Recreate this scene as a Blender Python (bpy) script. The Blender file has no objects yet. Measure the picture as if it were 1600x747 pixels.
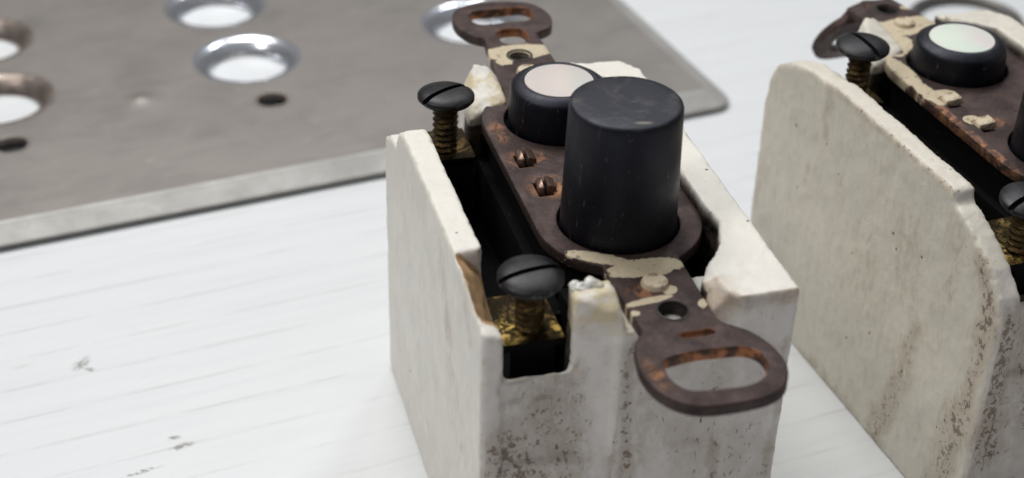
import bpy, bmesh, math, random
from mathutils import Vector, Matrix, noise
# one Blender unit = one centimetre
S = bpy.context.scene
S.unit_settings.system = 'METRIC'; S.unit_settings.scale_length = 0.01
random.seed(4)

# ------------------------------------------------------------------ camera
cd = bpy.data.cameras.new('camera'); cam = bpy.data.objects.new('camera', cd); S.collection.objects.link(cam)
cam.location = (-5.4141, -15.5035, 9.8003)
cam.rotation_euler = (0.98484, -0.02393, -0.26694)
cd.sensor_width = 36; cd.lens = 2467.57 / 1600 * 36
cd.clip_start = 0.5; cd.clip_end = 500
cd.dof.use_dof = True; cd.dof.focus_distance = 18.9; cd.dof.aperture_fstop = 0.235
S.camera = cam

# ------------------------------------------------------------------ world (bright neutral room)
w = bpy.data.worlds.new('World'); S.world = w; w.use_nodes = True
nt = w.node_tree; nt.nodes.clear()
out = nt.nodes.new('ShaderNodeOutputWorld'); bg = nt.nodes.new('ShaderNodeBackground')
tc = nt.nodes.new('ShaderNodeTexCoord'); sp = nt.nodes.new('ShaderNodeSeparateXYZ')
mr = nt.nodes.new('ShaderNodeMapRange'); cr = nt.nodes.new('ShaderNodeValToRGB')
mr.inputs['From Min'].default_value = -0.3; mr.inputs['From Max'].default_value = 1.0
nt.links.new(tc.outputs['Generated'], sp.inputs[0]); nt.links.new(sp.outputs['Z'], mr.inputs['Value'])
nt.links.new(mr.outputs[0], cr.inputs[0]); nt.links.new(cr.outputs[0], bg.inputs['Color']); nt.links.new(bg.outputs[0], out.inputs['Surface'])
e = cr.color_ramp.elements
e[0].position = 0.0; e[0].color = (.145, .125, .115, 1)
e[1].position = 1.0; e[1].color = (.62, .65, .70, 1)
k = e.new(.35); k.color = (.30, .285, .275, 1)
bg.inputs['Strength'].default_value = 0.47

# ------------------------------------------------------------------ lamps of the room
def lamp(name, loc, target, size, power, col, shape='DISK'):
    l = bpy.data.lights.new(name, 'AREA'); l.shape = shape; l.size = size; l.energy = power; l.color = col
    o = bpy.data.objects.new(name, l); S.collection.objects.link(o); o.location = loc
    o.rotation_euler = (Vector(target) - Vector(loc)).to_track_quat('-Z', 'Y').to_euler()
    return o
lamp('ceiling_lamp', (-6, 26, 44), (0, 2, 0), 26, 17800, (1.0, .985, .96))
lamp('ceiling_lamp', (24, 40, 50), (0, 4, 0), 12, 7600, (.93, .97, 1.0))
lamp('ceiling_lamp', (-30, -4, 40), (0, 0, -2), 14, 5600, (1.0, .98, .95))

S.view_settings.view_transform = 'Standard'; S.view_settings.look = 'None'
S.view_settings.exposure = 0.0; S.view_settings.gamma = 1.0
S.render.engine = 'CYCLES'
S.render.resolution_x = 1024; S.render.resolution_y = 478

# ------------------------------------------------------------------ helpers
TZ = -4.153          # table top height (z = 0 is the upper face of the first switch's strap)
SP = 2.4236          # distance between the two button axes
def link(o): S.collection.objects.link(o); return o
def thing(name, label, cat, loc=(0, 0, 0), rz=0, group=None):
    o = link(bpy.data.objects.new(name, None)); o.location = loc; o.rotation_euler = (0, 0, rz)
    o['label'] = label; o['category'] = cat
    if group: o['group'] = group
    return o
def obj(name, bm_or_me, mats, parent=None, smooth=40, label=None):
    if isinstance(bm_or_me, bmesh.types.BMesh):
        me = bpy.data.meshes.new(name); bmesh.ops.recalc_face_normals(bm_or_me, faces=bm_or_me.faces); bm_or_me.to_mesh(me); bm_or_me.free()
    else: me = bm_or_me; me.name = name
    o = link(bpy.data.objects.new(name, me)); o.parent = parent
    if not isinstance(mats, (list, tuple)): mats = [mats]
    if not me.materials:
        for m in mats: me.materials.append(m)
    for p in me.polygons: p.use_smooth = True
    if smooth < 180: me.set_sharp_from_angle(angle=math.radians(smooth))
    if label: o['label'] = label
    return o
def evaluated(o, name):
    bpy.context.view_layer.update()
    dg = bpy.context.evaluated_depsgraph_get()
    me = bpy.data.meshes.new_from_object(o.evaluated_get(dg), depsgraph=dg); me.name = name
    return me
def drop(o):
    d = o.data; bpy.data.objects.remove(o)
def hull(bm, pts):
    t = bmesh.new()
    for p in pts: t.verts.new(p)
    bmesh.ops.convex_hull(t, input=t.verts)
    for v in [v for v in t.verts if not v.link_faces]: t.verts.remove(v)
    m = bpy.data.meshes.new('hull'); t.to_mesh(m); t.free(); bm.from_mesh(m); bpy.data.meshes.remove(m)
def box(bm, x0, x1, y0, y1, z0, z1):
    hull(bm, [(x, y, z) for x in (x0, x1) for y in (y0, y1) for z in (z0, z1)])
def prism(bm, poly, z0, z1):
    hull(bm, [(x, y, z) for x, y in poly for z in (z0, z1)])
def lathe(bm, prof, n=72, cx=0, cy=0, close=True):
    rings = []
    for r, z in prof:
        if r < 1e-6: rings.append([bm.verts.new((cx, cy, z))])
        else: rings.append([bm.verts.new((cx + r * math.cos(2 * math.pi * i / n), cy + r * math.sin(2 * math.pi * i / n), z)) for i in range(n)])
    for a, b in zip(rings, rings[1:]):
        for i in range(n):
            j = (i + 1) % n
            if len(a) == 1 and len(b) == 1: continue
            if len(a) == 1: bm.faces.new((a[0], b[i], b[j]))
            elif len(b) == 1: bm.faces.new((a[i], a[j], b[0]))
            else: bm.faces.new((a[i], a[j], b[j], b[i]))
def jitter(me, amp, scale, seed=0, off=0.0):
    for v in me.vertices:
        q = v.co * scale + Vector((seed * 7.1, seed * 3.3, 1.7))
        v.co += v.normal * (amp * noise.noise(q) + off)

# ------------------------------------------------------------------ material helpers
class N:
    def __init__(s, name, **k):
        s.m = bpy.data.materials.new(name); s.m.use_nodes = True; s.t = s.m.node_tree; s.b = s.t.nodes['Principled BSDF']
        s.tc = s.t.nodes.new('ShaderNodeTexCoord').outputs['Object']
        for a, v in k.items(): s.b.inputs[a.replace('_', ' ')].default_value = v
    def n(s, typ, **k):
        x = s.t.nodes.new('ShaderNode' + typ)
        for a, v in k.items(): setattr(x, a, v)
        return x
    def put(s, sock, v):
        if hasattr(v, 'is_linked') or hasattr(v, 'node'): s.t.links.new(v, sock)
        else: sock.default_value = v
    def map(s, scale=(1, 1, 1), loc=(0, 0, 0), rot=(0, 0, 0)):
        x = s.n('Mapping'); s.t.links.new(s.tc, x.inputs[0]); x.inputs['Scale'].default_value = scale; x.inputs['Location'].default_value = loc; x.inputs['Rotation'].default_value = rot
        return x.outputs[0]
    def noise(s, sc, det=4, rough=.55, vec=None, dist=0):
        x = s.n('TexNoise'); s.t.links.new(vec or s.tc, x.inputs['Vector'])
        x.inputs['Scale'].default_value = sc; x.inputs['Detail'].default_value = det; x.inputs['Roughness'].default_value = rough; x.inputs['Distortion'].default_value = dist
        return x.outputs['Fac']
    def voro(s, sc, vec=None, feat='F1'):
        x = s.n('TexVoronoi', feature=feat); s.t.links.new(vec or s.tc, x.inputs['Vector']); x.inputs['Scale'].default_value = sc
        return x.outputs['Distance']
    def rng(s, v, a, b, c=0, d=1):
        x = s.n('MapRange', interpolation_type='SMOOTHSTEP'); s.put(x.inputs['Value'], v)
        for nme, q in (('From Min', a), ('From Max', b), ('To Min', c), ('To Max', d)): s.put(x.inputs[nme], q)
        return x.outputs[0]
    def math(s, op, a, b=0.0, clamp=False):
        x = s.n('Math', operation=op, use_clamp=clamp); s.put(x.inputs[0], a); s.put(x.inputs[1], b); return x.outputs[0]
    def mix(s, f, a, b):
        x = s.n('Mix', data_type='RGBA'); s.put(x.inputs[0], f)
        s.put(x.inputs[6], a if not isinstance(a, tuple) else a + (1,)); s.put(x.inputs[7], b if not isinstance(b, tuple) else b + (1,)); return x.outputs[2]
    def attr(s, n): return s.n('Attribute', attribute_name=n).outputs['Fac']
    def xyz(s):
        x = s.n('SeparateXYZ'); s.t.links.new(s.tc, x.inputs[0]); return x.outputs
    def blob(s, cx, cy, rx, ry, soft=.35, rot=0):
        # 1 inside an ellipse in the object's xy plane, 0 outside
        x, y, z = s.xyz(); c, sn = math.cos(rot), math.sin(rot)
        dx = s.math('SUBTRACT', x, cx); dy = s.math('SUBTRACT', y, cy)
        u = s.math('DIVIDE', s.math('ADD', s.math('MULTIPLY', dx, c), s.math('MULTIPLY', dy, sn)), rx)
        v = s.math('DIVIDE', s.math('SUBTRACT', s.math('MULTIPLY', dy, c), s.math('MULTIPLY', dx, sn)), ry)
        r = s.math('SQRT', s.math('ADD', s.math('MULTIPLY', u, u), s.math('MULTIPLY', v, v)))
        return s.rng(r, 1 + soft, 1 - soft, 0, 1)
    def bump(s, h, st=.3, dist=.02, prev=None):
        x = s.n('Bump'); s.put(x.inputs['Height'], h); x.inputs['Strength'].default_value = st; x.inputs['Distance'].default_value = dist
        if prev: s.t.links.new(prev, x.inputs['Normal'])
        return x.outputs[0]
    def done(s, col=None, rough=None, metal=None, normal=None):
        if col is not None: s.put(s.b.inputs['Base Color'], col)
        if rough is not None: s.put(s.b.inputs['Roughness'], rough)
        if metal is not None: s.put(s.b.inputs['Metallic'], metal)
        if normal is not None: s.put(s.b.inputs['Normal'], normal)
        return s.m
def orr(n, *a):
    r = a[0]
    for b in a[1:]: r = n.math('MAXIMUM', r, b)
    return r

# ---- white laminate table
def mat_table():
    n = N('white_laminate', Roughness=.38)
    ang = .135
    v = n.map((1, 1, 1), (0, 0, 0), (0, 0, -ang))
    vs = n.n('Mapping'); n.t.links.new(v, vs.inputs[0]); vs.inputs['Scale'].default_value = (.22, 3.4, 1)
    a = n.noise(1.0, 5, .6, vs.outputs[0], .3)
    vf = n.n('Mapping'); n.t.links.new(v, vf.inputs[0]); vf.inputs['Scale'].default_value = (.5, 9, 1)
    b = n.noise(1.0, 4, .6, vf.outputs[0], .2)
    vb = n.n('Mapping'); n.t.links.new(v, vb.inputs[0]); vb.inputs['Scale'].default_value = (.9, 3, 1)
    wv = n.n('TexWave', wave_type='BANDS', bands_direction='Y', wave_profile='SIN'); n.t.links.new(v, wv.inputs['Vector'])
    wv.inputs['Scale'].default_value = .48; wv.inputs['Distortion'].default_value = .9; wv.inputs['Detail'].default_value = 2; wv.inputs['Detail Scale'].default_value = .35
    line = n.rng(wv.outputs['Fac'], .955, 1.0)
    brk = n.rng(n.noise(1.0, 5, .65, vb.outputs[0]), .36, .66)
    streak = n.math('MULTIPLY', line, brk)
    c = n.mix(n.rng(a, .42, .7), (.745, .763, .775), (.715, .73, .745))
    c = n.mix(n.math('MULTIPLY', n.rng(b, .55, .8), .22), c, (.62, .62, .63))
    c = n.mix(n.math('MULTIPLY', streak, .45), c, (.55, .535, .53))
    c = n.mix(n.math('MULTIPLY', n.rng(n.noise(1.1, 5, .7, vf.outputs[0]), .68, .74), .55), c, (.50, .44, .38))
    # small grey scuffs with a place of their own
    marks = None
    for cx, cy, rx, ry, r in ((-6.31, 3.02, .15, .08, .9), (-6.2, 2.85, .09, .04, -.6), (-5.11, .91, .14, .055, .25), (-5.66, .53, .22, .035, .2), (-5.2, 1.1, .08, .04, 0), (-.9, 10.9, .07, .03, .2)):
        q = n.blob(cx, cy, rx, ry, .6, r); marks = q if marks is None else orr(n, marks, q)
    marks = n.math('MULTIPLY', marks, n.rng(n.noise(14, 3), .38, .6))
    c = n.mix(n.math('MULTIPLY', marks, .8), c, (.20, .20, .17))
    h = n.math('SUBTRACT', n.math('MULTIPLY', b, .4), n.math('MULTIPLY', streak, .5))
    return n.done(c, n.rng(b, .3, .8, .32, .5), None, n.bump(h, .25, .02))

# ---- glazed off-white porcelain with grime; 'edge' is the mesh's own convexity, where glaze has worn
def mat_porcelain(name, seed, base, tan, grime):
    n = N(name, Roughness=.5)
    n.b.inputs['Subsurface Weight'].default_value = .0
    edge = n.attr('edge'); chip = n.attr('chip')
    o = (seed * 3.1, seed * 1.7, seed)
    v = n.map((1, 1, 1), o)
    vst = n.map((3.4, 3.4, 1.0), o, (.12, 0, 0))
    big = n.noise(.9, 5, .6, v)
    mot = n.noise(3.2, 6, .62, v, .4)
    fine = n.noise(11, 5, .65, v)
    st = n.noise(2.4, 7, .7, vst, .5)
    x, y, z = n.xyz()
    c = n.mix(n.rng(big, .35, .7), base, tuple(b * .93 for b in base))
    c = n.mix(n.math('MULTIPLY', n.rng(st, .5, .78), grime), c, (.36, .30, .23))
    c = n.mix(n.math('MULTIPLY', n.rng(mot, .56, .74), grime * .6), c, (.40, .35, .28))
    # fine dark pits, denser low down on the front face
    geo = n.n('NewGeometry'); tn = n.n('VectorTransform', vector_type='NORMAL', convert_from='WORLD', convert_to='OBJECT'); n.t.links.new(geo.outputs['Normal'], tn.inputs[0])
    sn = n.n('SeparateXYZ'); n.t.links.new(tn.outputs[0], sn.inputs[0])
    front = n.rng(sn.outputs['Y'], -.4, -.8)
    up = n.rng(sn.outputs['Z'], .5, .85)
    c = n.mix(n.math('MULTIPLY', front, .75), c, n.mix(n.rng(mot, .4, .65), (.77, .725, .69), (.67, .61, .565)))  # front-facing sides tinted greyer: the shadow side put into the colour
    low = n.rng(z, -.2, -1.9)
    vs2 = n.map((3.0, 3.0, 1.3), o, (.2, 0, 0))
    sp1 = n.rng(n.noise(6.5, 5, .72, vs2, .8), .60, .68)
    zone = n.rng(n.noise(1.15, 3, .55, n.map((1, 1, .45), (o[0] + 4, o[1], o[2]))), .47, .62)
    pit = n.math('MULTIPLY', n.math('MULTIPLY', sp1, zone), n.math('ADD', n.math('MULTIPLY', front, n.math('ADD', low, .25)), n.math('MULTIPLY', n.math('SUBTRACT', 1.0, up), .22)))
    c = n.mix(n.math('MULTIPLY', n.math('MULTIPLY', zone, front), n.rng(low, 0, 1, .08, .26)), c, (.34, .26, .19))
    c = n.mix(n.math('MINIMUM', pit, .85), c, (.09, .06, .04))
    gr = n.attr('grime'); gn = n.noise(4.2, 6, .68, n.map((1.6, 1.6, .8), o, (.15, 0, 0)), .6)
    gsoft = n.rng(n.math('ADD', n.math('MULTIPLY', gr, .55), gn), .56, .98)
    c = n.mix(n.math('MULTIPLY', gsoft, .45), c, (.36, .275, .19))
    gdot = n.rng(n.math('ADD', n.math('MULTIPLY', gr, .30), n.noise(11, 5, .72, n.map((1.3, 1.3, 1.0), o, (.6, 0, 0)), .3)), .77, .84)
    gdot = n.math('MULTIPLY', gdot, n.rng(gr, .05, .3))
    c = n.mix(n.math('MULTIPLY', gdot, .75), c, (.12, .07, .038))
    # rare pin-holes everywhere
    pin = n.math('MULTIPLY', n.rng(n.voro(3.1, v), .085, .045), n.rng(n.noise(2.0, 2, .5, v), .5, .56))
    c = n.mix(n.math('MULTIPLY', pin, .8), c, (.12, .08, .05))
    # worn edges: biscuit colour
    ew = n.math('MULTIPLY', n.rng(edge, .35, .95), n.rng(mot, .42, .60))
    c = n.mix(n.math('MULTIPLY', ew, .75), c, tan)
    ed = n.math('MULTIPLY', n.rng(edge, .5, 1), n.rng(n.noise(7, 4, .7, v), .6, .68))
    c = n.mix(n.math('MULTIPLY', ed, .75), c, (.16, .11, .07))
    c = n.mix(n.math('MULTIPLY', n.rng(fine, .5, .75), n.math('MULTIPLY', chip, 1)), n.mix(chip, c, (.46, .29, .15)), (.28, .17, .09))
    # grimy pocket walls, and the cavity inside coloured near-black
    cavity_dark = n.attr('cavity_dark')
    c = n.mix(n.math('MULTIPLY', cavity_dark, n.rng(fine, .25, .6, .85, 1)), c, n.mix(n.rng(mot, .45, .6), (.022, .016, .012), (.10, .065, .045)))
    cream = n.attr('cream')
    c = n.mix(n.math('MULTIPLY', cream, n.rng(n.noise(3.7, 4, .6, v), .35, .55)), c, (.66, .56, .36))
    hgt = n.math('ADD', n.math('MULTIPLY', fine, .5), n.math('SUBTRACT', n.math('MULTIPLY', mot, .8), n.math('ADD', pin, n.math('MULTIPLY', pit, 1.2))))
    rough = n.rng(mot, .3, .7, .38, .6)
    return n.done(c, rough, None, n.bump(hgt, .5, .03))

# ---- oxidised brass/steel strap with over-paint
PAINT = (.60, .51, .36)
def mat_strap(name, zones, copper, seed, border=False):
    n = N(name, Metallic=.5, Roughness=.5)
    n.b.inputs['Specular IOR Level'].default_value = .3
    v = n.map((1, 1, 1), (seed * 2.3, seed, 0))
    a = n.noise(2.6, 6, .6, v, .3); f = n.noise(16, 6, .75, v); g = n.noise(5.5, 5, .65, v, .8)
    c = n.mix(n.rng(a, .35, .68), (.074, .050, .046), (.040, .028, .027))
    c = n.mix(n.math('MULTIPLY', n.rng(f, .50, .70), .6), c, (.15, .095, .075))
    cz = None
    for q in copper:
        b = n.blob(*q); cz = b if cz is None else orr(n, cz, b)
    cm = n.math('MULTIPLY', cz, n.rng(g, .40, .62))
    c = n.mix(n.math('MULTIPLY', n.rng(g, .54, .70), .16), c, (.20, .095, .05))
    c = n.mix(n.math('MULTIPLY', cm, .8), c, (.36, .17, .085))
    pz = None
    for q in zones:
        b = n.blob(*q); pz = b if pz is None else orr(n, pz, b)
    edge = n.math('ADD', pz, n.math('ADD', n.math('MULTIPLY', n.math('SUBTRACT', g, .5), 1.7), n.math('MULTIPLY', n.math('SUBTRACT', f, .5), 1.2)))
    pm = n.rng(edge, .45, .52)
    pcol = n.mix(n.rng(f, .45, .75), PAINT, (.44, .35, .23))
    pcol = n.mix(n.rng(n.noise(8, 4, .7, v), .60, .68, 0, .75), pcol, (.12, .08, .06))
    c = n.mix(pm, c, pcol)
    sc = n.rng(n.noise(2.0, 8, .75, n.map((1, 14, 1), (3, 1, 0), (0, 0, .6))), .64, .70)
    c = n.mix(n.math('MULTIPLY', sc, .3), c, (.22, .18, .17))
    h = n.math('ADD', n.math('MULTIPLY', f, .5), n.math('ADD', n.math('MULTIPLY', pm, .7), n.math('MULTIPLY', cm, -.4)))
    return n.done(c, n.rng(a, .3, .7, .42, .62), n.math('MULTIPLY', n.math('SUBTRACT', 1.0, pm), .45), n.bump(h, .75, .03))
def mat_copperedge():
    n = N('copper_edge', Metallic=.6, Roughness=.5)
    a = n.noise(5, 5, .6)
    return n.done(n.mix(n.rng(a, .42, .6), (.36, .145, .06), (.06, .034, .024)), None, None, n.bump(n.noise(18, 4), .3, .02))
def mat_black(name, col, rough, dust=.25, metal=0.0):
    n = N(name, Metallic=metal)
    a = n.noise(2.2, 6, .65); f = n.noise(16, 4, .7); scr = n.noise(2.2, 7, .75, n.map((1, 9, 1), (0, 0, 0), (0, 0, .5)), 1.0)
    c = n.mix(n.rng(a, .45, .8, 0, dust), col, (.13, .12, .12))
    c = n.mix(n.rng(scr, .60, .66, 0, .45 if dust > .06 else 0), c, (.22, .2, .18))
    spk = n.rng(n.voro(7), .07, .04)
    c = n.mix(n.math('MULTIPLY', spk, .22), c, (.35, .32, .3))
    if name == 'black_composition':
        x, y, z = n.xyz(); top = n.rng(z, 1.50, 1.53)
        du = n.math('MULTIPLY', top, n.rng(n.noise(3.0, 6, .7, n.map((1, 1, 1), (5, 1, 0)), .8), .48, .72, 0, .30)); c = n.mix(du, c, (.16, .14, .12))
        mk = n.math('MULTIPLY', top, orr(n, n.blob(.02, -.50, .09, .025, .4, -.2), n.blob(.06, .57, .025, .015, .5))); c = n.mix(n.math('MULTIPLY', mk, .5), c, (.38, .32, .25))
    return n.done(c, n.rng(a, .3, .75, rough - .07, rough + .13), None, n.bump(n.math('ADD', n.math('MULTIPLY', f, .6), n.math('SUBTRACT', a, scr)), .22, .015))
def mat_pearl(name, c1, c2, c3):
    n = N(name, Roughness=.35)
    n.b.inputs['Coat Weight'].default_value = .55; n.b.inputs['Coat Roughness'].default_value = .12
    a = n.noise(1.1, 3, .45, None, 1.2); b = n.noise(3.3, 5, .6, n.map((1, 3, 1), (1, 0, 0), (0, 0, .7)), 1.5)
    c = n.mix(n.rng(a, .38, .62), c1, c2); c = n.mix(n.rng(b, .45, .75, 0, .6), c, c3)
    green = name.startswith('green')
    c = n.mix(n.math('MULTIPLY', n.blob(*((-.18, .12, .26, .26, .9) if green else (.05, -.02, .20, .26, .9))), .55), c, (.82, .91, .77) if green else (.82, .72, .63))  # pearly glow and sheen painted as soft tinted spots
    c = n.mix(n.math('MULTIPLY', n.blob(.30, -.12, .16, .26, .9), .5), c, (.80, .68, .68) if green else (.55, .60, .56))
    return n.done(c, None, None, n.bump(b, .08, .02))
def mat_brass(name, col=(.50, .33, .10), dark=.55):
    n = N(name, Metallic=.9)
    a = n.noise(4.5, 6, .7, None, .5); f = n.noise(20, 5, .7)
    c = n.mix(n.rng(a, .36, .52), col, tuple(q * (1 - dark) * .5 for q in col)); c = n.mix(n.rng(f, .5, .64, 0, .8), c, (.05, .035, .02))
    if name == 'tarnished_brass':
        bright = n.math('MULTIPLY', orr(n, n.blob(-1.66, -2.42, .22, .22, .6), n.blob(-1.10, -2.5, .06, .12, .6)), n.rng(n.noise(9, 5, .75), .46, .60))  # glints on the front terminal painted as bright spots
        c = n.mix(bright, c, (.62, .43, .12))
    return n.done(c, n.rng(f, .3, .7, .28, .6), None, n.bump(n.math('ADD', f, a), .7, .03))
def mat_plate(name, col, rough, metal=.9, warm=0.0):
    n = N(name, Metallic=metal)
    a = n.noise(.7, 6, .6); f = n.noise(22, 3, .6); s = n.noise(1.2, 6, .7, n.map((.4, 9, 1), (0, 0, 0), (0, 0, .05))); bl = n.noise(1.3, 5, .62, n.map((.7, 1.3, 1), (4, 2, 0)), .6)
    c = n.mix(n.rng(a, .35, .7), col, tuple(q * .88 for q in col))
    c = n.mix(n.rng(bl, .40, .70, 0, .45), c, tuple(q * .72 for q in col)); c = n.mix(n.rng(s, .52, .72, 0, .3), c, tuple(min(1, q * 1.25) for q in col))
    c = n.mix(n.rng(n.noise(3.4, 5, .6), .60, .75, 0, .3), c, tuple(min(1, q * 1.5) for q in col))
    if warm: c = n.mix(n.rng(n.noise(4, 5, .65), .4, .6, 0, warm), c, (.20, .15, .12))
    return n.done(c, n.rng(a, .3, .7, rough - .04, rough + .08), None, n.bump(n.math('ADD', n.math('MULTIPLY', s, .6), n.math('MULTIPLY', f, .25)), .12, .02))

M_table = mat_table()
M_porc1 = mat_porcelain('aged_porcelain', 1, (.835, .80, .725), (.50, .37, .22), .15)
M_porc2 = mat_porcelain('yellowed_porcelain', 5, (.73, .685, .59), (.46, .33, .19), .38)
COP = [(-.66, .36, .22, .20, .4), (-.58, -.34, .24, .24, .4), (-.82, 1.05, .10, .26, .5), (-.52, -4.0, .07, .22, .5, .2), (-.1, -2.62, .25, .14, .5)]
M_strap1 = mat_strap('browned_strap', [(.0, 3.12, .52, .22, .25), (-.24, 2.9, .12, .12, .4), (-.02, -2.20, .46, .17, .3), (-.44, -1.92, .42, .10, .35, -.55), (-.20, -2.80, .30, .055, .3, .12), (.10, -2.66, .09, .08, .4, .4), (.36, -2.98, .05, .09, .5, -.5), (-.40, -2.98, .05, .05, .5)], COP, 0)
M_strap2 = mat_strap('paint_spattered_strap', [(0, 2.45, .9, .26, .3), (-.52, 1.95, .35, .25, .35, .8), (-.86, 1.30, .17, .50, .3), (-.84, .62, .12, .35, .4), (-.66, .50, .16, .14, .4), (-.70, -.20, .12, .12, .4), (.32, 3.0, .10, .07, .5)], [(-.5, -.35, .2, .12, .5), (-.93, .0, .07, .8, .5), (-.93, -1.0, .06, .5, .5)], 3)
M_copper = mat_copperedge()
M_paint = N('old_cream_paint', Roughness=.55); M_paint = M_paint.done(M_paint.mix(M_paint.rng(M_paint.noise(9, 4, .7), .5, .66), PAINT, (.25, .16, .09)), None, None, M_paint.bump(M_paint.noise(14), .3, .02))
M_knob = mat_black('black_composition', (.0018, .0018, .0045), .46, .07)
M_knob.node_tree.nodes['Principled BSDF'].inputs['Specular Tint'].default_value = (.80, .83, 1, 1)
M_knob.node_tree.nodes['Principled BSDF'].inputs['Specular IOR Level'].default_value = .42
M_screw = mat_black('blackened_screw_steel', (.013, .012, .014), .42, .35, .45)
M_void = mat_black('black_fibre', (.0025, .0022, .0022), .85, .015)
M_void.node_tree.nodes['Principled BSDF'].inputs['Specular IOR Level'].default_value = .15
M_gap = mat_black('dark_bronze', (.02, .016, .013), .5, .2, .4)
M_pearl1 = mat_pearl('mother_of_pearl', (.68, .60, .565), (.57, .575, .56), (.74, .65, .59))
M_pearl2 = mat_pearl('green_mother_of_pearl', (.72, .81, .70), (.79, .75, .72), (.84, .86, .78))
M_brass = mat_brass('tarnished_brass', (.20, .135, .045), .8)
M_tab = mat_plate('worn_tab_metal', (.20, .13, .10), .36, .75)
M_thread = mat_brass('brass_thread', (.30, .20, .085), .6)
M_plate = mat_plate('dull_plated_brass', (.325, .300, .280), .46, .75)
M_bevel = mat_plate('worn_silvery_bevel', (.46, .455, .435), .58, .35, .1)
M_chrome = mat_plate('bright_plating', (.88, .91, .96), .21, 1.0)
M_brownrim = mat_plate('tarnished_rim', (.36, .31, .28), .35, .8, .7)
M_lead = mat_plate('dull_grey_metal', (.16, .15, .14), .45, .6)
M_bake = mat_black('dark_brown_bakelite', (.030, .012, .009), .4, .1)

# ------------------------------------------------------------------ the setting
bm = bmesh.new(); box(bm, -90, 90, -40, 140, TZ - 3, TZ)
t = obj('table', bm, M_table); t['kind'] = 'structure'; t['label'] = 'white laminate table top with faint grey grain'
tb = t

# ------------------------------------------------------------------ porcelain bodies
def seg(p, a, b):
    ax, ay = a; bx, by = b; dx, dy = bx - ax, by - ay; L2 = dx * dx + dy * dy
    t = 0 if L2 == 0 else max(0, min(1, ((p[0] - ax) * dx + (p[1] - ay) * dy) / L2))
    return math.hypot(p[0] - ax - t * dx, p[1] - ay - t * dy)
# stains with a place of their own: (from, to, half width, strength); sides in (y, z), fronts in (x, z)
STAIN_SIDE = {1: [((-1.26, -.2), (-1.6, -1.0), .18, .5), ((-1.6, -1.0), (-2.2, -2.0), .2, .35), ((-2.3, .05), (-2.6, -.3), .15, .4)],
              2: [((-2.1, -.4), (-2.1, -1.1), .16, .45), ((-1.65, -2.0), (-1.5, -3.3), .16, .75), ((-1.5, -3.2), (-1.2, -4.1), .2, .8), ((-.7, -4.1), (.6, -4.1), .14, .6), ((-2.6, -.4), (-2.95, -1.0), .13, 1.0), ((-2.92, -1.1), (-2.85, -2.4), .15, .9),
                  ((-2.85, -2.4), (-2.6, -4.0), .22, .9), ((-.4, -1.7), (-.5, -2.2), .3, .4), ((-1.1, -.9), (-1.3, -1.5), .28, .45), ((1.0, 0), (1.0, -.6), .10, .55), ((1.2, -.7), (1.35, -1.6), .07, .45), ((2.4, -1.9), (2.5, -2.5), .15, .4), ((.95, .1), (-1.9, .16), .06, .7)]}
STAIN_FRONT = {1: [((-1.3, -1.0), (-1.4, -1.6), .28, .8), ((-1.75, -1.6), (-1.4, -2.6), .35, 1.0), ((-1.0, -.6), (-1.0, -1.5), .10, .65), ((-1.1, -1.6), (-1.1, -2.6), .22, .8), ((-.46, -.3), (-.40, -2.8), .08, .9), ((-.30, -.5), (-.25, -1.9), .12, .55), ((-.56, -1.2), (-.58, -2.6), .05, .7),
                   ((.60, -1.2), (.62, -2.6), .05, .9), ((.1, -1.6), (.3, -2.6), .25, .35), ((1.28, -.5), (1.30, -2.4), .06, .6), ((-1.8, -.6), (-1.0, -.72), .07, .7), ((.75, .05), (1.3, .1), .10, .6), ((1.0, -.6), (1.1, -1.0), .2, .3)],
               2: [((-2.0, -1.0), (-1.8, -3.0), .3, 1.0), ((-1.5, -1.2), (-1.2, -2.6), .3, .8)]}
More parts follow.
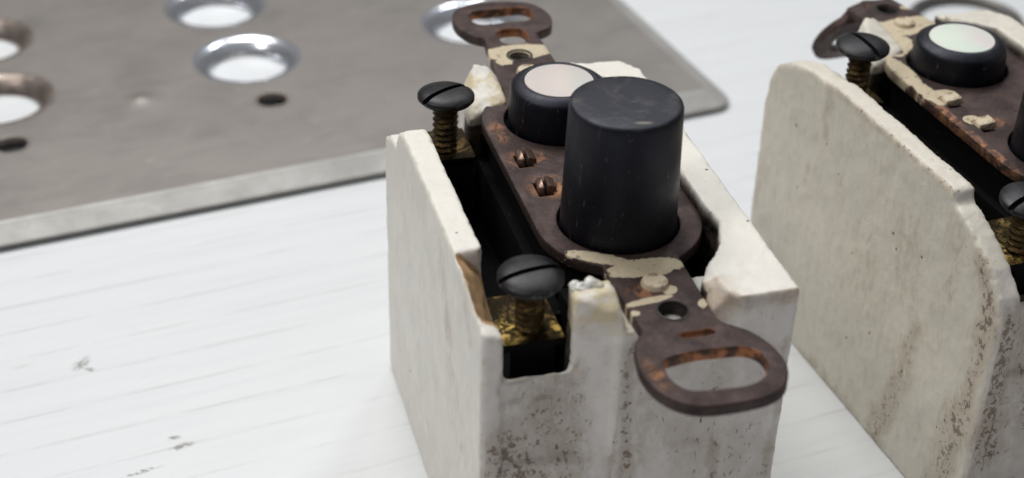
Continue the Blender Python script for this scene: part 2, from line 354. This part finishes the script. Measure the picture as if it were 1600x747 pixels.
def porcelain(variant):
    b = bmesh.new(); z0 = TZ + .004
    L, R = -2.09, 1.37; F = -3.12; T = .17; FL = F + (.17 if variant == 1 else .2)
    if variant == 1:
        prof = [(1.98, z0), (1.98, -.62), (1.92, -.36), (1.62, -.22), (1.22, -.02), (.98, .24), (-1.80, .24)]
        hull(b, [(x, y, z) for y, z in [(1.98, z0), (1.98, -.62), (1.93, -.40), (1.66, -.22), (1.18, -.14), (.98, z0)] for x in (L, -1.77)])
        hull(b, [(x, y, z) for y, z in [(1.22, z0), (1.24, -.10), (1.10, .12), (.94, .23), (.6, .25), (-1.80, .25), (-1.80, z0)] for x in (L, -1.76)])
        hull(b, [(L, -1.7, .25), (L, -2.25, .26), (L, -2.62, .18), (L, -2.86, .06), (L, -2.86, z0), (L, -1.7, z0), (-1.77, -1.7, -.10), (-1.77, -2.1, -.30), (-1.78, -2.5, -.46), (-1.8, -2.86, -.42), (-1.8, -2.86, z0), (-1.77, -1.7, z0)])
        hull(b, [(L, -2.72, .13), (L, F + .06, .02), (L, F + .06, z0), (L, -2.72, z0), (-1.86, -2.78, -.02), (-1.84, F + .06, -.04), (-1.84, F + .06, z0), (-1.84, -2.78, z0)])
    else:
        hull(b, [(x, y, z) for y, z in [(2.64, z0), (2.64, -1.0), (2.58, -.56), (2.40, -.27), (2.10, -.08), (1.65, .05), (.9, .14), (-1.80, .165), (-1.86, .12), (-1.86, z0)] for x in (L, -1.77)])
        hull(b, [(x, y, z) for y, z in [(-1.6, z0), (-1.6, .02), (-1.86, .02), (-2.05, -.03), (-2.4, -.18), (-2.75, -.38), (-3.02, -.62), (F, -.95), (F, z0)] for x in (L, -1.80)])
    yr = 1.98 if variant == 1 else 2.6
    # low walls under the two wire openings, base block
    box(b, L, -.9, FL, -2.86 if variant == 1 else -2.7, z0, -.70 if variant == 1 else -.85)
    box(b, L, -.9, yr - .25, yr, z0, -.72)
    prism(b, [(L, FL), (-.64, FL), (-.50, F + .0), (.60, F + .06), (.73, F - .07), (R, F - .07), (R, 2.0), (R - .2, 2.28), (-1.05, max(2.28, yr - .1)), (-1.1, yr), (L, yr)], z0, -1.85)
    # pillar beside the front opening, with a cream lump on top
    hull(b, [(-1.06, FL, z0), (-.64, FL, z0), (-.52, F + .0, z0), (-1.06, -2.55, z0), (-.52, -2.5, z0), (-1.06, FL + .03, .02), (-.64, FL + .01, .03), (-.54, F + .05, .03), (-1.03, -2.86, .20), (-.58, -2.80, .22), (-1.02, -2.58, .18), (-.56, -2.55, .2)])
    # web under the strap
    box(b, -.6, .66, F + .02, -2.25, z0, -.15)
    # right front block
    for poly, zt in (([(.58, F + .06), (.60, F + .06), (.73, F - .07), (R, F - .07), (R, -2.2), (.64, -2.42), (.58, -2.5)], T), ([(.64, -2.46), (.82, -2.2), (R, -2.0), (R, -2.6)], T), ([(.82, -2.25), (.97, -2.0), (1.01, -1.75), (R, -1.6), (R, -2.3)], T),
                     ([(1.01, -1.8), (1.0, -1.5), (.96, -1.3), (R, -1.3), (R, -1.8)], T), ([(.97, -1.5), (.97, 1.75), (R, 1.75), (R, -1.5)], T)):
        prism(b, poly, z0, zt)
    hull(b, [(.43, F + .02, z0), (.7, F + .02, z0), (.43, -2.66, z0), (.7, -2.45, z0), (.43, F + .06, -.08), (.7, F + .03, .15), (.43, -2.72, .10), (.60, -2.46, T), (.72, -2.5, T)])
    # rear block on the right, web and horn
    prism(b, [(.46, 2.30), (R - .18, 2.28), (R, 2.0), (R, 1.6), (.98, 1.7), (.8, 2.1), (.5, 2.2)], z0, T)
    prism(b, [(.46, 2.52), (.75, 2.45), (1.0, 2.27), (.5, 2.0)], z0, .10)
    box(b, -.6, .6, 1.9, 2.42, z0, -.15)
    hull(b, [(-1.05, 1.55, z0), (-.5, 1.5, z0), (-1.05, 2.3, z0), (-.5, 2.42, z0), (-1.05, 1.62, -.10), (-.52, 1.72, .05), (-.60, 2.42, .22), (-.80, 2.40, .30), (-1.03, 2.25, -.02), (-.5, 2.42, .08)])
    me = bpy.data.meshes.new('body'); b.to_mesh(me); b.free()
    o = link(bpy.data.objects.new('tmp', me))
    m = o.modifiers.new('r', 'REMESH'); m.mode = 'VOXEL'; m.voxel_size = .034
    m = o.modifiers.new('s', 'SMOOTH'); m.factor = .5; m.iterations = 3
    fin = evaluated(o, 'porcelain_body')
    m = o.modifiers.new('s2', 'SMOOTH'); m.factor = .5; m.iterations = 14
    sm = evaluated(o, 'sm'); drop(o)
    n = len(fin.vertices); edge = [0] * n; chip = [0] * n; cavity_dark = [0] * n; cream = [0] * n; grime = [0] * n
    nrm = [v.normal.copy() for v in fin.vertices]
    sd = variant * 5.3
    for i, v in enumerate(fin.vertices):
        c = v.co.copy(); e = (c - sm.vertices[i].co).dot(nrm[i]) / .022
        edge[i] = max(0, min(1, e))
        q = c + Vector((sd, 0, 0))
        d = .010 * noise.noise(q * 3.1) + .006 * noise.noise(q * 9)
        ragged = .8 * noise.noise(q * 4.2 + Vector((3, 3, 3))) + .7 * noise.noise(q * 12)
        if e > .35: d -= min(1, e) * (max(0, ragged) ** 1.6 * .06 + .03 * max(0, noise.noise(q * 24)))
        # chipped lip of the front opening
        if variant == 1 and -1.86 < c.x < -1.0 and c.y < -2.8 and -1.0 < c.z < -.6:
            d -= max(0, noise.noise(q * 6)) * .07
        # chipped facet at the front of the near wall
        if variant == 1 and c.x < -1.74 and -2.84 < c.y < -1.78 and c.z > -.52 and (nrm[i].z > .25 and nrm[i].x > .2):
            chip[i] = 1; d += .02 * noise.noise(q * 7)
        if variant == 1 and c.x < -1.86 and -2.8 < c.y < -1.9 and c.z > .05 and nrm[i].x > -.3: chip[i] = max(chip[i], .8)
        # cream over-paint and wax
        if -1.15 < c.x < -.45 and (-3.2 < c.y < -2.5 or (1.5 < c.y < 2.3 and variant == 1 and c.z < .2)) and c.z > -.2: cream[i] = .9 if c.z > -.02 else .45
        if c.x > .4 and c.y < -2.75 and c.x < .78 and c.z > -.2: chip[i] = max(chip[i], .55 * max(0, 1 - (c.x - .45) / .33))
        # pocket walls face the strap and are grimy
        if .42 < c.x < 1.12 and abs(c.y) < 2.9 and nrm[i].z < .5 and c.z < T - .05 and (nrm[i].x < -.2 or c.z < -.2) and c.y > -2.9: cavity_dark[i] = min(1, (T - .03 - c.z) / .10)
        if -1.78 < c.x < 1.0 and -2.84 < c.y < 1.9 and c.z < -.2 and not (c.x < -1.7): cavity_dark[i] = 1  # whole cavity interior below the strap coloured near-black
        if variant == 1 and c.x > .5 and c.y < F + .25 and c.z > T - .16 and nrm[i].y < -.3: chip[i] = max(chip[i], .45 * max(0, .5 + 1.2 * noise.noise(q * 2.3)))
        w = .12 * noise.noise(q * 2.2)
        if nrm[i].x < -.3 or c.x < L + .06:
            grime[i] = max([k * max(0, 1 - (seg((c.y + w, c.z), a, b_) / (1.8 * h)) ** 1.5) for a, b_, h, k in STAIN_SIDE[variant]])
        elif nrm[i].y < -.3:
            grime[i] = max([k * max(0, 1 - (seg((c.x + w * .5, c.z), a, b_) / (1.8 * h)) ** 1.5) for a, b_, h, k in STAIN_FRONT[variant]])
        v.co = c + nrm[i] * d
    for nm, arr in (('edge', edge), ('chip', chip), ('cavity_dark', cavity_dark), ('cream', cream), ('grime', grime)):
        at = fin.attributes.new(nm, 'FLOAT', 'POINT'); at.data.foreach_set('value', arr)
    bpy.data.meshes.remove(sm)
    return fin

# ------------------------------------------------------------------ strap (flat stamping with holes)
def rounded(cx, cy, hx, hy, r, n=8):
    pts = []
    for sx, sy, a0 in ((1, 1, 0), (-1, 1, 90), (-1, -1, 180), (1, -1, 270)):
        for i in range(n + 1):
            a = math.radians(a0 + 90 * i / n); pts.append((cx + sx * (hx - r) + r * math.cos(a), cy + sy * (hy - r) + r * math.sin(a)))
    return pts
def circle(cx, cy, r, n=40, ry=None): return [(cx + r * math.cos(2 * math.pi * i / n), cy + (ry or r) * math.sin(2 * math.pi * i / n)) for i in range(n)]
def fillet(pts, r=.08, n=4):
    out = []
    m = len(pts)
    for i in range(m):
        p, a, b = Vector(pts[i][:2]), Vector(pts[i - 1][:2]), Vector(pts[(i + 1) % m][:2]); rr = pts[i][2] if len(pts[i]) > 2 else 0
        if rr <= 0: out.append(tuple(p)); continue
        d1, d2 = (a - p), (b - p); k = min(rr, d1.length * .48, d2.length * .48)
        s, e = p + d1.normalized() * k, p + d2.normalized() * k
        for j in range(n + 1):
            u = j / n; q = s * (1 - u) ** 2 + p * 2 * u * (1 - u) + e * u * u; out.append(tuple(q))
    return out
def flat(name, loops, thick, bev=.014):
    cu = bpy.data.curves.new(name, 'CURVE'); cu.dimensions = '2D'; cu.fill_mode = 'BOTH'; cu.extrude = thick / 2 - bev; cu.bevel_depth = bev; cu.bevel_resolution = 2
    for lp in loops:
        s = cu.splines.new('POLY'); s.points.add(len(lp) - 1); s.use_cyclic_u = True
        for p, q in zip(s.points, lp): p.co = (q[0], q[1], 0, 1)
    o = link(bpy.data.objects.new('tmp', cu)); me = evaluated(o, name); drop(o)
    for v in me.vertices: v.co.z -= thick / 2
    b = bmesh.new(); b.from_mesh(me); bmesh.ops.remove_doubles(b, verts=b.verts, dist=1e-4); b.to_mesh(me); b.free()
    return me
rs = .945; H = SP / 2
def strap_outline():
    P = []
    # front ear, counter-clockwise from the neck's front left
    neckF, neckR = .455, .40
    def arc(cx, cy, r, a0, a1, n=22): return [(cx + r * math.cos(math.radians(a0 + (a1 - a0) * i / n)), cy + r * math.sin(math.radians(a0 + (a1 - a0) * i / n))) for i in range(n + 1)]
    front = [(-.44, -2.0, 0), (-.45, -2.35, .0), (-.41, -3.30, .05), (-.57, -3.47, .10), (-.65, -3.86, .2), (-.61, -4.18, .2), (-.46, -4.42, .2), (-.26, -4.54, .2), (.10, -4.57, .2), (.46, -4.54, .2), (.68, -4.43, .15), (.82, -4.16, .2), (.80, -3.82, .2), (.66, -3.53, .15), (.46, -3.37, .12), (.385, -3.26, .05), (.40, -2.35, 0), (.40, -2.0, 0)]
    rear = [(.44, 2.0, 0), (.42, 2.5, 0), (.40, 3.66, .05), (.52, 3.71, .06), (.68, 3.80, .1), (.76, 4.10, .15), (.72, 4.36, .15), (.60, 4.58, .15), (.34, 4.70, .15), (.0, 4.75, .15), (-.34, 4.72, .15), (-.54, 4.58, .15), (-.62, 4.30, .15), (-.60, 4.02, .15), (-.50, 3.80, .1), (-.40, 3.69, .06), (-.32, 3.64, .05), (-.45, 2.5, 0), (-.46, 2.0, 0)]
    aL = math.degrees(math.acos(.45 / rs)); aR = math.degrees(math.acos(.40 / rs)); aRR = math.degrees(math.acos(.44 / rs)); aRL = math.degrees(math.acos(.46 / rs))
    P += fillet([q for q in front[1:-1]])
    P += arc(0, -H, rs, -aR, 0) + arc(0, H, rs, 0, aRR)
    P += fillet(rear[1:-1])
    P += arc(0, H, rs, 180 - aRL, 180) + arc(0, -H, rs, 180, 180 + aL)
    return P
def strap_mesh():
    slotF = fillet([(-.43, -3.76, .15), (-.43, -4.10, .15), (-.33, -4.30, .12), (-.1, -4.35, .1), (.30, -4.375, .1), (.52, -4.31, .12), (.66, -4.12, .12), (.66, -3.88, .12), (.52, -3.74, .1), (.0, -3.70, .1)])
    slotR = rounded(.08, 4.28, .47, .25, .2)
    loops = [strap_outline(), circle(0, H, .70, 64), circle(0, -H, .725, 64), circle(0, 3.015, .16, 28), circle(0, -3.03, .165, 28),
             slotR, slotF, rounded(.07, 3.61, .22, .26, .17), rounded(.12, -3.45, .20, .062, .055),
             rounded(-.70, .31, .11, .17, .03), rounded(-.645, -.37, .11, .17, .03)]
    me = flat('mounting_strap', loops, .145, .02)
    # bend the front ear slightly down, the rear one slightly up
    for v in me.vertices:
        if v.co.y < -3.2: v.co.z -= (-(v.co.y + 3.2)) * .02
    return me
def color_inner(me):
    me.update()
    for p in me.polygons:
        c = p.center
        ins = (abs(c.x - .06) < .50 and 3.98 < c.y < 4.58) or (abs(c.x - .12) < .57 and -4.40 < c.y < -3.68) or (abs(c.x - .07) < .25 and 3.3 < c.y < 3.90) or (abs(c.x - .10) < .24 and -3.6 < c.y < -3.38)
        p.material_index = 1 if (ins and abs(p.normal.z) < .75) else 0

# ------------------------------------------------------------------ terminal screw
def screw_head():
    b = bmesh.new(); r = .358
    lathe(b, [(0, -.02), (.17, -.02), (.24, .005), (r - .03, .04), (r, .075), (r, .115), (r - .012, .130), (.29, .160), (.22, .178), (.11, .190), (0, .193)], 64)
    me = bpy.data.meshes.new('h'); b.to_mesh(me); b.free(); o = link(bpy.data.objects.new('tmp', me))
    cb = bmesh.new(); box(cb, -.5, .5, -.036, .036, .09, .5); cm = bpy.data.meshes.new('c'); cb.to_mesh(cm); cb.free(); co = link(bpy.data.objects.new('tmpc', cm))
    m = o.modifiers.new('b', 'BOOLEAN'); m.operation = 'DIFFERENCE'; m.object = co; m.solver = 'EXACT'
    m = o.modifiers.new('v', 'BEVEL'); m.width = .006; m.segments = 1; m.limit_method = 'ANGLE'; m.angle_limit = math.radians(50)
    h = evaluated(o, 'screw_head'); drop(o); drop(co); return h
def screw_thread(length, pitch=.085, r=.165, depth=.035):
    b = bmesh.new(); na = 40; nz = int(length / pitch * 10); rows = []
    for k in range(nz + 1):
        z = -length * k / nz; row = []
        for i in range(na):
            ph = (z / pitch - i / na) % 1; tri = abs(2 * ph - 1); q = r - depth * (1 - tri) ** .8
            a = 2 * math.pi * i / na; row.append(b.verts.new((q * math.cos(a), q * math.sin(a), z)))
        rows.append(row)
    for A, B in zip(rows, rows[1:]):
        for i in range(na): b.faces.new((A[i], A[(i + 1) % na], B[(i + 1) % na], B[i]))
    b.faces.new(rows[0]); b.faces.new(rows[-1]); return b

me_head = screw_head(); me_strap = strap_mesh(); color_inner(me_strap)
me_thread = bpy.data.meshes.new('screw_thread'); _b = screw_thread(1.25); bmesh.ops.recalc_face_normals(_b, faces=_b.faces); _b.to_mesh(_b and me_thread); _b.free()

def make_switch(v, name, label, loc, rz):
    root = thing(name, label, 'light switch', loc, rz, 'push button switch mechanisms with white porcelain bodies')
    oz = -TZ     # parts are modelled with z = 0 at the strap; the Empty sits on the table
    mp, ms, mpl = (M_porc1, M_strap1, M_pearl1) if v == 1 else (M_porc2, M_strap2, M_pearl2)
    def part(n, m, mat, parent=None, sm=40, lab=None, at=(0, 0, 0), rot=(0, 0, 0)):
        o = obj(n, m, mat, parent or root, sm, lab)
        if parent is None: o.location = (at[0], at[1], at[2] + oz)
        else: o.location = at
        o.rotation_euler = rot
        return o
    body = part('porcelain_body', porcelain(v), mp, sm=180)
    # black mechanism block under the strap and the dark floor of the trough
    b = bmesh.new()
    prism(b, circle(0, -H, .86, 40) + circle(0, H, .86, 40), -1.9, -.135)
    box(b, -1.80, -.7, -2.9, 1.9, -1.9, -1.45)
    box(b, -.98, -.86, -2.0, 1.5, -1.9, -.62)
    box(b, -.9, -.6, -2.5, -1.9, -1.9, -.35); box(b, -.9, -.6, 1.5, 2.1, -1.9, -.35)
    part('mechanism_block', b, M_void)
    me = me_strap if v == 1 else me_strap.copy()
    if v == 2:
        me.materials.clear(); me.name = 'mounting_strap'
        for q in me.vertices:
            if q.co.y > 3.35:
                d = q.co.y - 3.35; t_ = q.co.z; A = math.radians(64) * min(1, d / .35); q.co.y = 3.35 + d * math.cos(A * .9) + t_ * math.sin(A); q.co.z = -d * math.sin(A * .9) + t_ * math.cos(A)
    st = part('mounting_strap', me, [ms, M_copper], sm=35)
    for y in ((-2.52), (2.52)):
        b = bmesh.new(); lathe(b, [(0, .05), (.06, .055), (.10, .06), (.135, .05), (.155, .01), (.16, -.02)], 32)
        part('rivet', b, M_paint, st, at=(-.02, y, 0), lab='cream painted rivet head')
    for y, z in ((3.015, 0), (-3.03, 0)):
        b = bmesh.new()
        lathe(b, [(.185, -.02), (.18, .008), (.158, .012), (.146, -.01)] + [(.146 - .018 * (k % 2), -.02 - .022 * k) for k in range(20)] + [(.17, -.47), (.185, -.1), (.185, -.02)], 36)
        part('threaded_hole_rim', b, M_gap, st, at=(0, y, 0))
        if v == 1 and y < 0 or v == 2 and y > 0:
            pass
    for (x, y, a) in ((-.655, .37, -.10), (-.60, -.31, -.12)):
        b = bmesh.new()
        if v == 1:
            hull(b, [(-.12, -.13, -.05), (-.03, -.15, -.05), (-.11, .14, -.05), (-.03, .15, -.05), (-.12, -.11, .05), (-.04, -.14, .065), (-.10, .12, .04), (-.035, .14, .05)])
            hull(b, [(-.01, -.15, -.05), (.115, -.14, -.05), (-.01, .14, -.05), (.10, .12, -.05), (-.002, -.145, .095), (.105, -.13, .06), (-.002, .12, .08), (.09, .10, .05)])
        else:
            hull(b, [(-.12, -.11, -.05), (.12, -.11, -.05), (-.12, .12, -.05), (.12, .12, -.05), (-.11, -.10, .03), (.11, -.105, .07), (-.11, .11, .02), (.11, .11, .05)])
        bmesh.ops.bevel(b, geom=b.edges[:], offset=.008, segments=1, affect='EDGES')
        part('clinched_tab', b, M_tab if v == 1 else M_paint, st, at=(x, y, 0), rot=(0, 0, a))
    # raised black button
    hb, rt, rb = 1.54, .634, .678
    b = bmesh.new(); prof = [(0, hb + .014), (.3, hb + .012), (.50, hb + .006), (.585, hb - .001), (.610, hb - .009), (.625, hb - .024), (rt, hb - .05)]
    for k in range(1, 24): prof.append((rt + (rb - rt) * k / 24, hb - .06 - (hb + .2 - .06) * k / 24))
    prof += [(rb, -.25), (rb, -.9), (0, -.9)]
    lathe(b, prof, 96)
    kb = part('raised_button', b, M_knob, at=(0, -H, 0), lab='tall plain black push button' if v == 1 else None)
    for q in kb.data.vertices: q.co += q.normal * .004 * noise.noise(q.co * 2.5)
    # pearl button
    hp, rp = (.556, .6165) if v == 1 else (.40, .6165)
    b = bmesh.new(); lathe(b, [(0, hp - .03), (.438, hp - .03), (.446, hp - .004), (.455, hp), (.50, hp - .006), (.575, hp - .052), (.598, hp - .072), (.610, hp - .10), (rp, hp - .15), (rp + .012, .1), (rp + .02, -.2), (rp + .02, -.8), (0, -.8)], 96)
    pb = part('pearl_button', b, M_knob, at=(0, H, 0), lab='low black push button with a mother of pearl disc')
    b = bmesh.new(); lathe(b, [(0, hp + .012), (.2, hp + .010), (.36, hp + .002), (.430, hp - .002), (.438, hp - .012), (.436, hp - .05), (0, hp - .05)], 72)
    part('pearl_disc', b, mpl, pb)
    # terminals
    for (x, y, zt, a, tilt, fl) in ((-1.40 if v == 1 else -1.47, -2.44, .17, .12 if v == 1 else .25, (.05, -.03), -1), (-1.40, 1.45, .27, .50 if v == 1 else -1.5, (.0, .03), 1)):
        pz = -.42
        b = bmesh.new()
        ya, yb = (-2.68, -1.78) if fl < 0 else (1.22, 1.98)
        box(b, -1.74, -1.06, ya, yb, pz - .09, pz)
        box(b, -1.64, -1.16, ya + .02, ya + .10, -1.45, pz - .05) if fl < 0 else box(b, -1.72, -1.1, ya, ya + .06, -1.45, pz - .05)
        bmesh.ops.subdivide_edges(b, edges=b.edges[:], cuts=3, use_grid_fill=True)
        tp = part('terminal_plate', b, [M_brass, M_void])
        for p in tp.data.polygons:
            p.material_index = 1 if (p.normal.z < .5) else 0
        s = part('terminal_screw', me_head, M_screw, at=(x, y, zt), rot=(tilt[0], tilt[1], a))
        th = part('screw_thread', me_thread, M_thread, s)
    return root

s1 = make_switch(1, 'push_button_switch', 'white porcelain push button switch with a tall black button, standing before the grey plate', (0, 0, TZ), 0)
s2 = make_switch(2, 'push_button_switch', 'yellowed porcelain push button switch at the right edge, cream paint round its greenish pearl button', (5.881, .2528, TZ), .085)

# wax lumps on the pillar of the first switch
b = bmesh.new()
for x, y, r in ((-.92, -2.64, .085), (-.76, -2.63, .105)): 
    t = bmesh.new(); bmesh.ops.create_uvsphere(t, u_segments=20, v_segments=12, radius=r); bmesh.ops.scale(t, verts=t.verts, vec=(1.0, 1, .8)); bmesh.ops.translate(t, verts=t.verts, vec=(x, y, .18)); mm = bpy.data.meshes.new('t'); t.to_mesh(mm); t.free(); b.from_mesh(mm)
n = N('white_wax', Roughness=.35); n.done(n.mix(n.rng(n.noise(6), .4, .6), (.72, .68, .58), (.8, .79, .76)))
wx = obj('wax_lump', b, n.m, s1); wx.location = (0, 0, -TZ)
for q in wx.data.vertices: q.co += q.normal * (.05 * noise.noise(q.co * 9) + .03 * noise.noise(q.co * 21))

# ------------------------------------------------------------------ cover plate lying behind
PL = thing('cover_plate', 'dull grey metal cover plate with six round button holes, lying behind the first switch', 'cover plate', (-3.0653, 12.5797, TZ), .1332)
G = 4.535; PT = .30
def plate_mesh():
    b = bmesh.new()
    X0, X1, Y = -8.0, 7.55, 5.37; sx = .42; sy = .43; th = .09
    zt = PT; zb = .105
    cx = (X0 + X1) / 2; hx = (X1 - X0) / 2
    def loop(dx, dy, rr, z): return [b.verts.new((x, y, z)) for x, y in rounded(cx, 0, hx + dx, Y + dy, rr, 6)]
    L_ = [loop(0, 0, .08, zt), loop(.05, .05, .1, zt - .015), loop(.10, .10, .13, zt - .045), loop(sx - .08, sy - .08, .34, zb + .045), loop(sx - .02, sy - .02, .40, zb + .015), loop(sx, sy, .42, zb - .015), loop(sx - .03, sy - .03, .40, zb - .035), loop(sx - .25, sy - .25, .25, zb - .01), loop(-.02, -.02, .08, zt - th)]
    b.faces.new(L_[0]); b.faces.new(L_[-1]); m = len(L_[0])
    for A, B in zip(L_, L_[1:]):
        for i in range(m): b.faces.new((A[i], A[(i + 1) % m], B[(i + 1) % m], B[i]))
    bmesh.ops.recalc_face_normals(b, faces=b.faces)
    me = bpy.data.meshes.new('p'); b.to_mesh(me); b.free(); o = link(bpy.data.objects.new('tmp', me))
    c = bmesh.new()
    for g in (-G, 0, G):
        for y in (-H, H): prism(c, circle(g, y - .08, .985, 72), -.5, 1)
        for y in (-3.015, 3.015): prism(c, circle(g, y, .27, 32), -.5, 1)
    cm = bpy.data.meshes.new('c'); c.to_mesh(cm); c.free(); co = link(bpy.data.objects.new('tmpc', cm))
    m = o.modifiers.new('b', 'BOOLEAN'); m.operation = 'DIFFERENCE'; m.object = co; m.solver = 'EXACT'
    r = evaluated(o, 'plate'); drop(o); drop(co); return r
pm = plate_mesh(); pm.materials.clear()
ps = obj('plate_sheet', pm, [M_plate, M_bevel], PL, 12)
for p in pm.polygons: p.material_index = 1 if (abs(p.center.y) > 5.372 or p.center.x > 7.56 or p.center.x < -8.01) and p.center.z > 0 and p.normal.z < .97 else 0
for g in (-G, 0, G):
    for y in (-H, H):
        b = bmesh.new()
        lathe(b, [(.995, PT - .09), (1.01, PT + .002), (.98, PT + .003), (.93, PT - .004), (.87, PT - .022), (.82, PT - .055), (.775, PT - .10), (.735, PT - .15), (.70, PT - .205), (.68, PT - .265), (.69, PT - .27), (.74, PT - .21), (.80, PT - .13), (.89, PT - .08), (.995, PT - .09)], 72)
        o = obj('hole_rim', b, M_brownrim if g < 0 else M_chrome, PL, 60, 'brown tarnished hole rim' if g < 0 else 'bright shiny hole rim'); o.location = (g, y - .08, 0)
    for y in (-3.015, 3.015):
        b = bmesh.new(); lathe(b, [(.33, PT + .001), (.31, PT + .003), (.285, PT - .012), (.262, PT - .05), (.262, PT - .10), (.275, PT - .10), (.33, PT + .001)], 40)
        o = obj('screw_hole_rim', b, M_brownrim, PL, 60); o.location = (g, y, 0)
b = bmesh.new(); lathe(b, [(0, PT + .042), (.05, PT + .040), (.11, PT + .027), (.20, PT + .010), (.32, PT + .003), (.42, PT + .001), (.55, PT + .0004), (.70, PT - .0008)], 48, -2.18, -2.18)
o = obj('dimple', b, M_plate, PL, 180)

# ------------------------------------------------------------------ blurred pieces behind the second switch
b = bmesh.new()
nn, mm_ = 64, 14; rows = []
for i in range(nn):
    a = 2 * math.pi * i / nn; row = []
    for j in range(mm_):
        p = 2 * math.pi * j / mm_; rr = 1.02 + .10 * math.cos(p); row.append(b.verts.new((rr * 1.05 * math.cos(a), rr * math.sin(a), .10 + .10 * math.sin(p))))
    rows.append(row)
for i in range(nn):
    for j in range(mm_): b.faces.new((rows[i][j], rows[(i + 1) % nn][j], rows[(i + 1) % nn][(j + 1) % mm_], rows[i][(j + 1) % mm_]))
o = obj('metal_ring', b, M_lead, None, 180); o.location = (11.55, 10.2, TZ)
o['label'] = 'blurred dark grey metal ring lying on the table behind the right switch'; o['category'] = 'ring'
